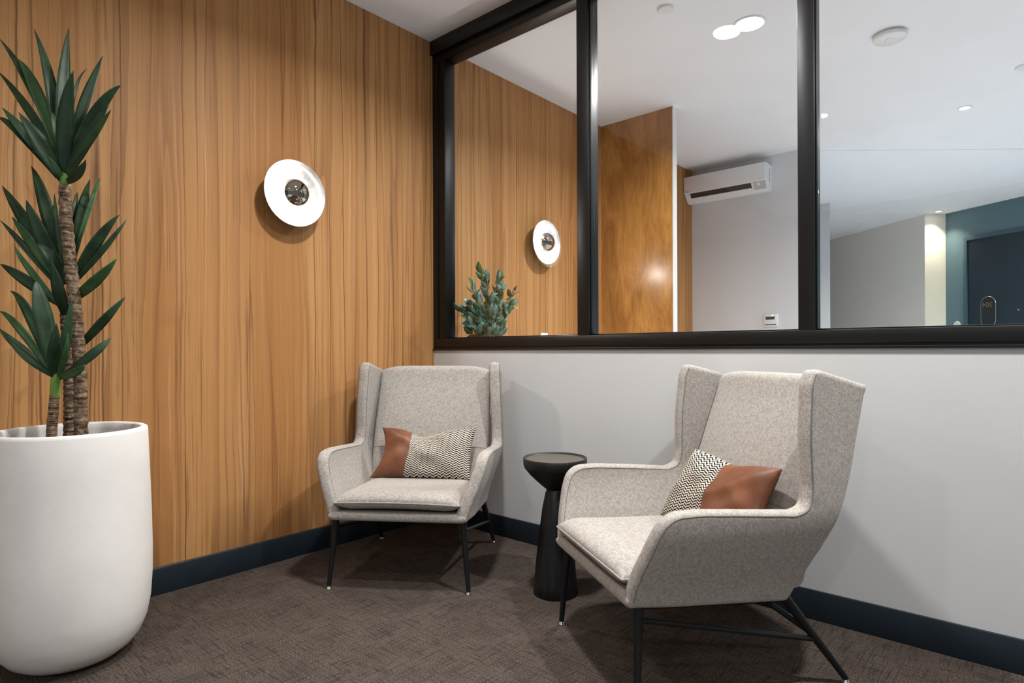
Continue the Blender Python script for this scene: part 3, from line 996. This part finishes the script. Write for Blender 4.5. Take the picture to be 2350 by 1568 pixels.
# ------------------------------------------------------------------ cushions
def pillow(loc, rz, TL, TR, BL, BR, split, leather_left, dip_u, dip, side_in, label, seed):
    t = empty('lumbar_cushion', loc, rz)
    tag(t, label, 'cushion', 'lumbar cushions')
    rnd = np.random.RandomState(seed)
    n, m = 60, 44
    u = espace(n, 0.7)[:, None]; v = espace(m, 0.7)[None, :]
    TL, TR, BL, BR = map(np.array, (TL, TR, BL, BR))
    G = ((1 - u) * v)[..., None] * TL + (u * v)[..., None] * TR + ((1 - u) * (1 - v))[..., None] * BL + (u * (1 - v))[..., None] * BR
    up = ((TL + TR) - (BL + BR)) / 2; up = up / np.linalg.norm(up)
    sd = ((TR + BR) - (TL + BL)) / 2; sd = sd / np.linalg.norm(sd)
    d = dip * np.exp(-((u - dip_u) / 0.17) ** 2) + 0.012 * np.sin(math.pi * u)
    G = G - (d * v ** 2)[..., None] * up + (0.007 * np.sin(math.pi * u) * (1 - v) ** 2)[..., None] * up
    G = G + (side_in[0] * np.sin(math.pi * v) * (1 - u) ** 3)[..., None] * sd - (side_in[1] * np.sin(math.pi * v) * u ** 3)[..., None] * sd
    A, B = slab_arrays(G, 0.105, 0.12, 2.0)
    nrm = np.cross(sd, up)                                        # towards the sitter or away
    if nrm[1] > 0: A, B = B, A
    wob = sum(a_ * np.sin(f1 * u * math.pi + p1) * np.sin(f2 * v * math.pi + p2) for a_, f1, f2, p1, p2 in
              [(0.0035, rnd.uniform(2, 6), rnd.uniform(2, 5), rnd.uniform(0, 6), rnd.uniform(0, 6)) for _ in range(5)])
    fade = (np.sin(math.pi * u) * np.sin(math.pi * v)) ** 0.5
    A = A.copy(); A[..., 1] += wob * fade * 1.0
    i_s = int(np.argmin(abs(u[:, 0] - split)))
    wid = np.linalg.norm(TR - TL); hei = np.linalg.norm(TL - BL)

    def part(name, i0, i1, mat):
        verts, uvs, faces = [], [], []
        for S in (A, B):
            b0 = len(verts); k = i1 - i0 + 1
            for i in range(i0, i1 + 1):
                for j in range(m):
                    verts.append(S[i, j]); uvs.append((u[i, 0] * wid, v[0, j] * hei))
            for i in range(k - 1):
                for j in range(m - 1):
                    q = (b0 + i * m + j, b0 + (i + 1) * m + j, b0 + (i + 1) * m + j + 1, b0 + i * m + j + 1)
                    faces.append(q if S is A else q[::-1])
        return mesh_obj(name, verts, faces, mat, t, smooth=True, uv=uvs)
    part('leather_panel' if leather_left else 'woven_panel', 0, i_s, M['leather'] if leather_left else M['chevron'])
    part('woven_panel' if leather_left else 'leather_panel', i_s, n - 1, M['chevron'] if leather_left else M['leather'])
    return t


pillow(LOC_L, ROT_L, (-.212, .128, .590), (.236, .128, .592), (-.238, .020, .372), (.226, .020, .372), 0.34, True, 0.47, 0.036, (0.040, 0.012),
       'tan leather and herringbone cushion with leather on its left, in the corner armchair', 3)
pillow(LOC_R, ROT_R, (-.165, .128, .606), (.246, .150, .612), (-.215, .020, .372), (.246, .050, .376), 0.52, False, 0.55, 0.012, (0.012, 0.020),
       'tan leather and herringbone cushion with leather on its right, in the armchair nearest the camera', 8)

# ------------------------------------------------------------------ side table
tb = empty('side_table', (1.172, -0.410, 0))
tag(tb, 'black turned wooden pedestal side table standing between the two armchairs', 'side table')
lathe('pedestal', [(0, 0.0), (0.084, 0.0), (0.087, 0.005), (0.084, 0.045), (0.076, 0.13), (0.063, 0.24), (0.051, 0.33), (0.039, 0.39), (0.033, 0.406), (0, 0.406)], M['charcoal'], tb, 64, angle=50)
lathe('bowl_top', [(0, 0.406), (0.032, 0.406), (0.041, 0.412), (0.070, 0.437), (0.098, 0.464), (0.119, 0.489), (0.1235, 0.500), (0.125, 0.517), (0.125, 0.529), (0.1235, 0.531),
                   (0.1195, 0.5305), (0.114, 0.525), (0.1, 0.520), (0, 0.517)], M['charcoal'], tb, 64, angle=40)
tag(lathe('tray_surface', [(0, 0.5185), (0.099, 0.5215), (0.1125, 0.5245), (0.1125, 0.5235), (0, 0.5175)], M['worn'], tb, 64), 'worn lighter brown grey inside of the table top')

# ------------------------------------------------------------------ planter and yucca
pc = atd(163, 800, 1.90)
pl = empty('planter', (pc.x, pc.y, 0))
tag(pl, 'tall white rounded stone planter on the carpet by the wood wall', 'planter')
lathe('pot', [(0, 0), (0.075, 0.0), (0.105, 0.004), (0.135, 0.014), (0.163, 0.034), (0.186, 0.064), (0.202, 0.105), (0.212, 0.16), (0.217, 0.24), (0.2175, 0.32),
              (0.215, 0.44), (0.210, 0.58), (0.2055, 0.70), (0.203, 0.709), (0.197, 0.712), (0.187, 0.711), (0.183, 0.706), (0.183, 0.690), (0.18, 0.64), (0, 0.64)],
      M['concrete'], pl, 96, angle=50)
lathe('soil', [(0, 0.672), (0.06, 0.675), (0.12, 0.671), (0.1805, 0.668), (0.1805, 0.645), (0, 0.645)], M['soil'], pl, 48)

yu = empty('yucca_plant', (pc.x, pc.y, 0.66))
tag(yu, 'yucca with three ringed stems and dark green blades in the white planter', 'plant')
BASE = Vector((pc.x, pc.y, 0.66))


def loc_(v): return v - BASE


def stem(pts, d, wpx, name='stem'):
    P = [atd(x, y, d + o_) for x, y, o_ in pts]
    P.append(Vector((P[-1].x, P[-1].y, 0.662)))
    C = catmull([tuple(p) for p in P], 120)
    rnd = random.Random(len(pts) * 7 + int(pts[0][0]))
    k = d / F_PX
    rad = []
    for i in range(len(C)):
        ph = (i % 5) / 5
        rad.append((wpx * k / 2) * (0.93 + 0.16 * ph + rnd.uniform(-.03, .03)) * (1 + 0.12 * i / len(C)))
    return tube(name, [loc_(Vector(c)) for c in C], rad, M['bark'], yu, 14)


def blade(V, Fc, tip, mid, base, wpx, d, dt, db=0.0):
    """leaf blade through three frame positions; dt pushes the tip toward (-) or away (+)"""
    T_ = atd(*tip, d + dt); B_2 = atd(*base, d + db); Mi = atd(*mid, d + dt * 0.45 + db * 0.5 - 0.02)
    Q = Mi * 2 - (T_ + B_2) * 0.5
    n = 16
    wv = wpx * d / F_PX / 2
    view = (CAM - Mi).normalized()
    rr = (hash((tip, base)) % 100) / 100 - 0.5
    off = len(V)
    for i in range(n + 1):
        s = i / n
        p = B_2 * (1 - s) ** 2 + Q * 2 * s * (1 - s) + T_ * s * s
        tg = ((Q - B_2) * (1 - s) + (T_ - Q) * s).normalized()
        side = tg.cross(view).normalized()
        nr = side.cross(tg).normalized()
        side = (side * 0.94 + nr * 0.34 * (1 if rr > 0 else -1)).normalized()
        nr = side.cross(tg).normalized()
        wd = wv * (0.55 + 0.75 * s if s < 0.5 else 0.925 * 1.0 + 0.0)
        if s < 0.42: wd = wv * (0.5 + 0.5 * math.sin(s / 0.42 * math.pi / 2))
        else: wd = wv * max(0.0, 1 - ((s - 0.42) / 0.58) ** 1.5)
        wd = max(wd, 0.0004)
        for q_, fold in ((-1, 0.16), (-0.5, 0.05), (0, -0.02), (0.5, 0.05), (1, 0.16)):
            V.append(loc_(p + side * wd * q_ + nr * wd * fold))
        for q_ in (1, 0, -1):
            V.append(loc_(p + side * wd * q_ * 0.98 + nr * (wd * (0.16 if q_ else -0.02) - 0.0012)))
    for i in range(n):
        a, b = off + i * 8, off + (i + 1) * 8
        for k in range(8):
            k2 = (k + 1) % 8
            Fc.append((a + k, a + k2, b + k2, b + k))
    Fc.append(tuple(off + k for k in range(7, -1, -1)))
    Fc.append(tuple(off + n * 8 + k for k in range(8)))


def rosette(name, leaves, mat, d, f=1.96, oy=0):
    V, Fc = [], []
    for tip, mid, base, wz, dt in leaves:
        c = lambda p: (p[0] / f, p[1] / f + oy)
        blade(V, Fc, c(tip), c(mid), c(base), wz / f * 0.92, d, dt)
    return mesh_obj(name, V, Fc, mat, yu, smooth=True)


stem([(149, 425, 0), (150, 470, 0), (157, 560, 0), (170, 680, 0), (180, 790, 0), (185, 900, 0), (186, 985, 0)], 1.90, 25)
stem([(150, 690, .03), (152, 740, .03), (158, 820, .03), (160, 900, .03), (160, 985, .03)], 1.93, 23)
stem([(126, 905, 0), (122, 950, 0), (119, 987, 0)], 1.86, 20)
tube('green_neck', [loc_(atd(*p, 1.90)) for p in ((150, 395), (149, 412), (149, 434), (149, 446))], [0.008, 0.013, 0.0165, 0.0165], M['stemgreen'], yu, 14)
tube('green_neck', [loc_(atd(*p, 1.86)) for p in ((130, 855), (128, 872), (127, 895), (126, 912))], [0.009, 0.0135, 0.0138, 0.0128], M['stemgreen'], yu, 14)

rosette('foliage', [
    ((310, 122), (284, 400), (283, 740), 66, 0.06), ((152, 128), (228, 390), (268, 740), 56, 0.03), ((-6, 170), (118, 355), (262, 660), 42, 0.10),
    ((-12, 318), (118, 478), (272, 720), 44, 0.04), ((330, 315), (298, 520), (287, 800), 74, -0.08), ((462, 250), (392, 430), (310, 680), 48, 0.08),
    ((394, 309), (346, 380), (325, 520), 14, 0.10), ((546, 384), (436, 500), (294, 770), 60, -0.02), ((491, 468), (398, 612), (296, 800), 62, -0.06),
    ((84, 505), (176, 640), (284, 812), 78, -0.09), ((10, 484), (112, 600), (272, 790), 52, -0.03), ((-14, 528), (86, 596), (262, 800), 46, 0.0),
    ((386, 716), (356, 776), (296, 822), 44, -0.07), ((230, 500), (255, 600), (284, 800), 44, -0.02)], M['leaf'], 1.90)
rosette('foliage', [((78, 262), (158, 400), (262, 690), 58, 0.06), ((500, 494), (425, 600), (300, 790), 34, -0.08), ((145, 680), (215, 720), (290, 815), 34, -0.04)], M['leaflight'], 1.90)
rosette('foliage', [
    ((8, 835), (108, 985), (280, 1260), 60, 0.03), ((140, 745), (205, 920), (285, 1240), 66, 0.04), ((118, 900), (178, 1040), (290, 1260), 68, -0.03),
    ((245, 870), (258, 1010), (290, 1240), 28, 0.02), ((0, 990), (108, 1108), (280, 1310), 34, 0.0),
    ((0, 1188), (104, 1252), (280, 1375), 56, -0.04), ((405, 805), (366, 960), (318, 1200), 56, 0.06), ((350, 864), (334, 940), (312, 1120), 28, 0.05),
    ((540, 964), (436, 1084), (315, 1290), 56, 0.0), ((572, 985), (478, 1104), (318, 1290), 30, 0.04), ((230, 1168), (262, 1296), (296, 1420), 58, -0.07),
    ((160, 1100), (225, 1150), (292, 1280), 60, -0.05), ((566, 1334), (474, 1432), (345, 1575), 46, 0.02)], M['leaf'], 1.93)
rosette('foliage', [((52, 975), (138, 1088), (280, 1290), 46, 0.0), ((452, 800), (410, 910), (325, 1180), 24, 0.08), ((527, 1162), (440, 1252), (315, 1360), 54, -0.02),
                    ((65, 1105), (132, 1210), (285, 1395), 32, -0.05)], M['leaflight'], 1.93)
rosette('foliage', [
    ((45, 1310), (132, 1412), (246, 1690), 52, 0.02), ((163, 1262), (188, 1400), (250, 1690), 84, -0.02), ((-4, 1476), (78, 1556), (244, 1690), 44, 0.02),
    ((20, 1500), (110, 1600), (244, 1695), 36, -0.03), ((255, 1455), (246, 1570), (252, 1695), 66, -0.08), ((325, 1338), (300, 1500), (268, 1690), 46, -0.04),
    ((500, 1518), (434, 1580), (290, 1690), 46, 0.05)], M['leaf'], 1.86)
rosette('foliage', [((-4, 1402), (84, 1472), (240, 1685), 40, 0.03), ((380, 1640), (340, 1672), (268, 1700), 44, -0.05), ((306, 1500), (292, 1600), (262, 1700), 30, -0.06)], M['leaflight'], 1.86)

# ------------------------------------------------------------------ leafy plant behind the glass
eb = onx(1118, 790, 0.24)
EU = Vector((0.26, eb.y + 0.02, 0))
eu = empty('potted_plant', EU)
tag(eu, 'bushy blue green leafy plant standing behind the left glass pane', 'plant')
lathe('pot', [(0, 0), (0.065, 0), (0.08, 0.02), (0.09, 0.3), (0.086, 0.7), (0.075, 0.84), (0.06, 0.88), (0.062, 0.9), (0.052, 0.9), (0.05, 0.87), (0, 0.86)], M['plastic'], eu, 40)
rnd = random.Random(11)
V1, F1, V2, F2 = [], [], [], []
bmT = bmesh.new()
e0 = Vector((0, 0, 0.87))


def oval(V, Fc, p, d, ln, wd, nrm):
    side = d.cross(nrm).normalized(); nr = side.cross(d).normalized()
    off = len(V); n = 8
    for i in range(n + 1):
        s = i / n
        ww = wd / 2 * math.sin(math.pi * min(1, s * 0.97 + 0.015) ** 0.8) ** 0.8
        c = p + d * ln * s + nr * (0.10 * ln * math.sin(s * math.pi))
        for q_, f_ in ((-1, 0.2), (0, 0), (1, 0.2)): V.append(c + side * ww * q_ + nr * ww * f_)
        V.append(c - nr * 0.0007)
    for i in range(n):
        a, b = off + i * 4, off + (i + 1) * 4
        for k in range(4):
            k2 = (k + 1) % 4
            Fc.append((a + k, a + k2, b + k2, b + k))


tips = [(1104, 628, 0), (1118, 640, .03), (1145, 642, -.02), (1152, 668, .03), (1182, 668, -.03), (1178, 700, .02), (1084, 660, .02), (1072, 700, 0), (1062, 715, -.03), (1128, 690, -.05),
        (1100, 690, -.05), (1156, 722, -.06), (1075, 742, .04), (1150, 752, .03), (1110, 730, -.07), (1135, 725, .05), (1092, 720, .05), (1140, 760, -.04), (1085, 765, -.04)]
for px, py, dx in tips:
    T_ = onx(px, py, 0.24 + dx) - EU
    Q = Vector((T_.x * 0.25, T_.y * 0.25, (T_.z + e0.z) / 2 + 0.03))
    pts = [e0 * (1 - s) ** 2 + Q * 2 * s * (1 - s) + T_ * s * s for s in [i / 10 for i in range(11)]]
    add_tube(bmT, pts, [0.003 - 0.002 * i / 10 for i in range(11)], 6)
    nl = max(5, int((T_ - e0).length / 0.024))
    for k in range(nl):
        s = 0.34 + 0.66 * (k + 1) / nl
        p = e0 * (1 - s) ** 2 + Q * 2 * s * (1 - s) + T_ * s * s
        tg = ((Q - e0) * (1 - s) + (T_ - Q) * s).normalized()
        rv = Vector((rnd.uniform(-1, 1), rnd.uniform(-1, 1), rnd.uniform(-.3, .6)))
        rv = (rv - tg * rv.dot(tg)).normalized()
        dr = (tg * rnd.uniform(.5, 1.1) + rv * rnd.uniform(.3, .9)).normalized() if k < nl - 1 else tg
        nrm = ((CAM - EU).normalized() * 0.8 + Vector((rnd.uniform(-1, 1), rnd.uniform(-1, 1), rnd.uniform(-.5, 1)))).normalized()
        sz = rnd.uniform(.052, .074)
        tgt = (V1, F1) if rnd.random() < 0.55 else (V2, F2)
        oval(*tgt, p, dr, sz, sz * rnd.uniform(.46, .60), nrm)
bm_obj('branches', bmT, M['twig'], eu, smooth=True)
mesh_obj('foliage', V1, F1, M['euc'], eu, smooth=True)
mesh_obj('foliage', V2, F2, M['euc2'], eu, smooth=True)
